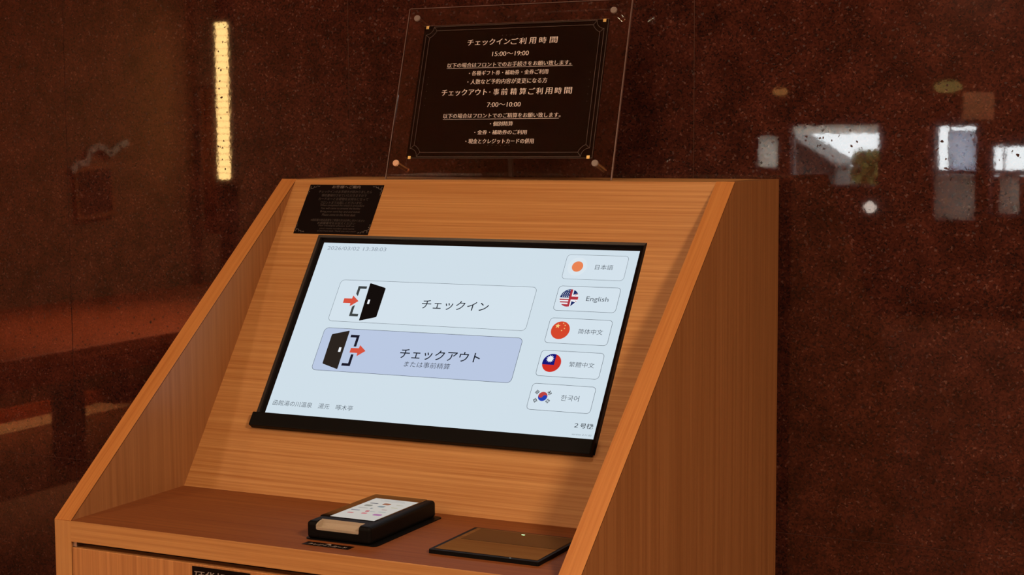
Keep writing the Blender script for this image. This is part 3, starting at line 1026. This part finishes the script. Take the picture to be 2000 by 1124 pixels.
mesh_obj('blind_cloth', box(-.325, .325, -.001, .001, -.085, -.02), M_blind, BL)
M_low = mat('dim_patch_sheet', (0.2, 0.19, 0.18, 1), .8)
nt = M_low.node_tree
tl = nt.nodes.new('ShaderNodeBsdfTranslucent'); tl.inputs[0].default_value = (.62, .58, .52, 1)
mxs = nt.nodes.new('ShaderNodeMixShader'); mxs.inputs[0].default_value = .6
nt.links.new(nt.nodes['Principled BSDF'].outputs[0], mxs.inputs[1]); nt.links.new(tl.outputs[0], mxs.inputs[2])
nt.links.new(mxs.outputs[0], nt.nodes['Material Output'].inputs[0])
LB = thing('dim_patch_mask', 'added dim sheet with dark masking boards under the divided end window', 'panel', (-.43, YF - .02, -.088))  # sheet and boards added to shape a dim patch of window light
mesh_obj('dim_sheet', box(-.206, -.064, -.001, .001, 0, .28), M_low, LB)
mesh_obj('mask_board', box(-.248, -.205, -.006, .006, 0, .27), M_dark, LB)
mesh_obj('mask_board', box(-.065, .238, -.006, .006, 0, .27), M_dark, LB)
PS = thing('paper_screen', 'cream paper screen behind the narrow window', 'blind', (-2.34, YF - .02, .238))
mesh_obj('paper', box(-.078, .078, -.001, .001, 0, .24), M_blind, PS)
mesh_obj('batten', box(-.066, .066, -.004, .004, 0, .006), M_frame, PS)
WF = thing('window_film', 'pale blue-grey sheet hanging behind the divided window', 'blind', (-.91, YF - .02, .237))
M_film = mat('film_sheet', (0.5, 0.55, 0.7, 1), .8)
nt = M_film.node_tree
tl = nt.nodes.new('ShaderNodeBsdfTranslucent'); tl.inputs[0].default_value = (.84, .87, .95, 1)
mxs = nt.nodes.new('ShaderNodeMixShader'); mxs.inputs[0].default_value = .95
nt.links.new(nt.nodes['Principled BSDF'].outputs[0], mxs.inputs[1]); nt.links.new(tl.outputs[0], mxs.inputs[2])
nt.links.new(mxs.outputs[0], nt.nodes['Material Output'].inputs[0])
mesh_obj('sheet', box(-.08, .109, -.001, .001, -.015, .272), M_film, WF)
mesh_obj('dim_sheet', box(-.178, .109, -.001, .001, -.366, -.052), M_low, WF)  # added sheet, gives a dim patch of light below the transom
mesh_obj('hem', box(-.09, .09, -.004, .004, 0, .012), M_film, WF)
mesh_obj('roller', box(-.325, .325, -.012, .012, -.024, -.002, .006, 2), M_frame, BL)

# outside the windows: a dark lean-to roof and a clipped shrub
RF = thing('garden_shed', 'dark shed with a sloping roof outside the wide window', 'shed', (-2.5, -10.6, FL))
mesh_obj('shed_wall', prism([(-.20, 0), (.26, 0), (.26, 1.09), (-.20, 1.37)], 1, -.5, .0), mat('shed_boards', lin(96, 90, 82), .8), RF)
mesh_obj('roof', prism([(-.24, 1.392), (.29, 1.072), (.29, 1.095), (-.24, 1.415)], 1, -.6, .1), mat('shed_roof', lin(110, 106, 100), .7), RF)
SH_ = thing('shrub', 'yellow-green shrub outside the wide window', 'shrub', (-1.96, -10.55, FL))
bm = bmesh.new()
for k in range(1500):
    a = random.uniform(0, 6.283); h = random.uniform(.35, 1.19); rr = .13 * math.sqrt(random.random()) * (1.1 - .7 * abs(h - .85))
    c = Vector((rr * math.cos(a), rr * math.sin(a), h))
    R = Euler((random.uniform(0, 6), random.uniform(0, 6), random.uniform(0, 6))).to_matrix() @ Matrix.Scale(1.25, 3)
    bm.faces.new([bm.verts.new(c + R @ Vector(v)) for v in ((-.035, 0, 0), (0, -.014, .004), (.035, 0, 0), (0, .014, .004))])
fo = mesh_obj('foliage', bm, grain(mat('shrub_leaf', lin(150, 150, 60), .6), 30, .4), SH_)
fo['kind'] = 'stuff'
mesh_obj('stem', cyl(.02, 0, .6, 10, r1=.012), M_dark, SH_)
yard = struct('ground', box(-12, 10, -22, YF - .12, FL - .12, FL - .02), grain(mat('wet_paving', lin(110, 112, 112), .6), 8, .3))

# ------------------------------------------------------------------ lift everything so that the floor is at z = 0
for o in list(COL.objects):
    if o.parent is None and o is not cam:
        o.location.z += Z0
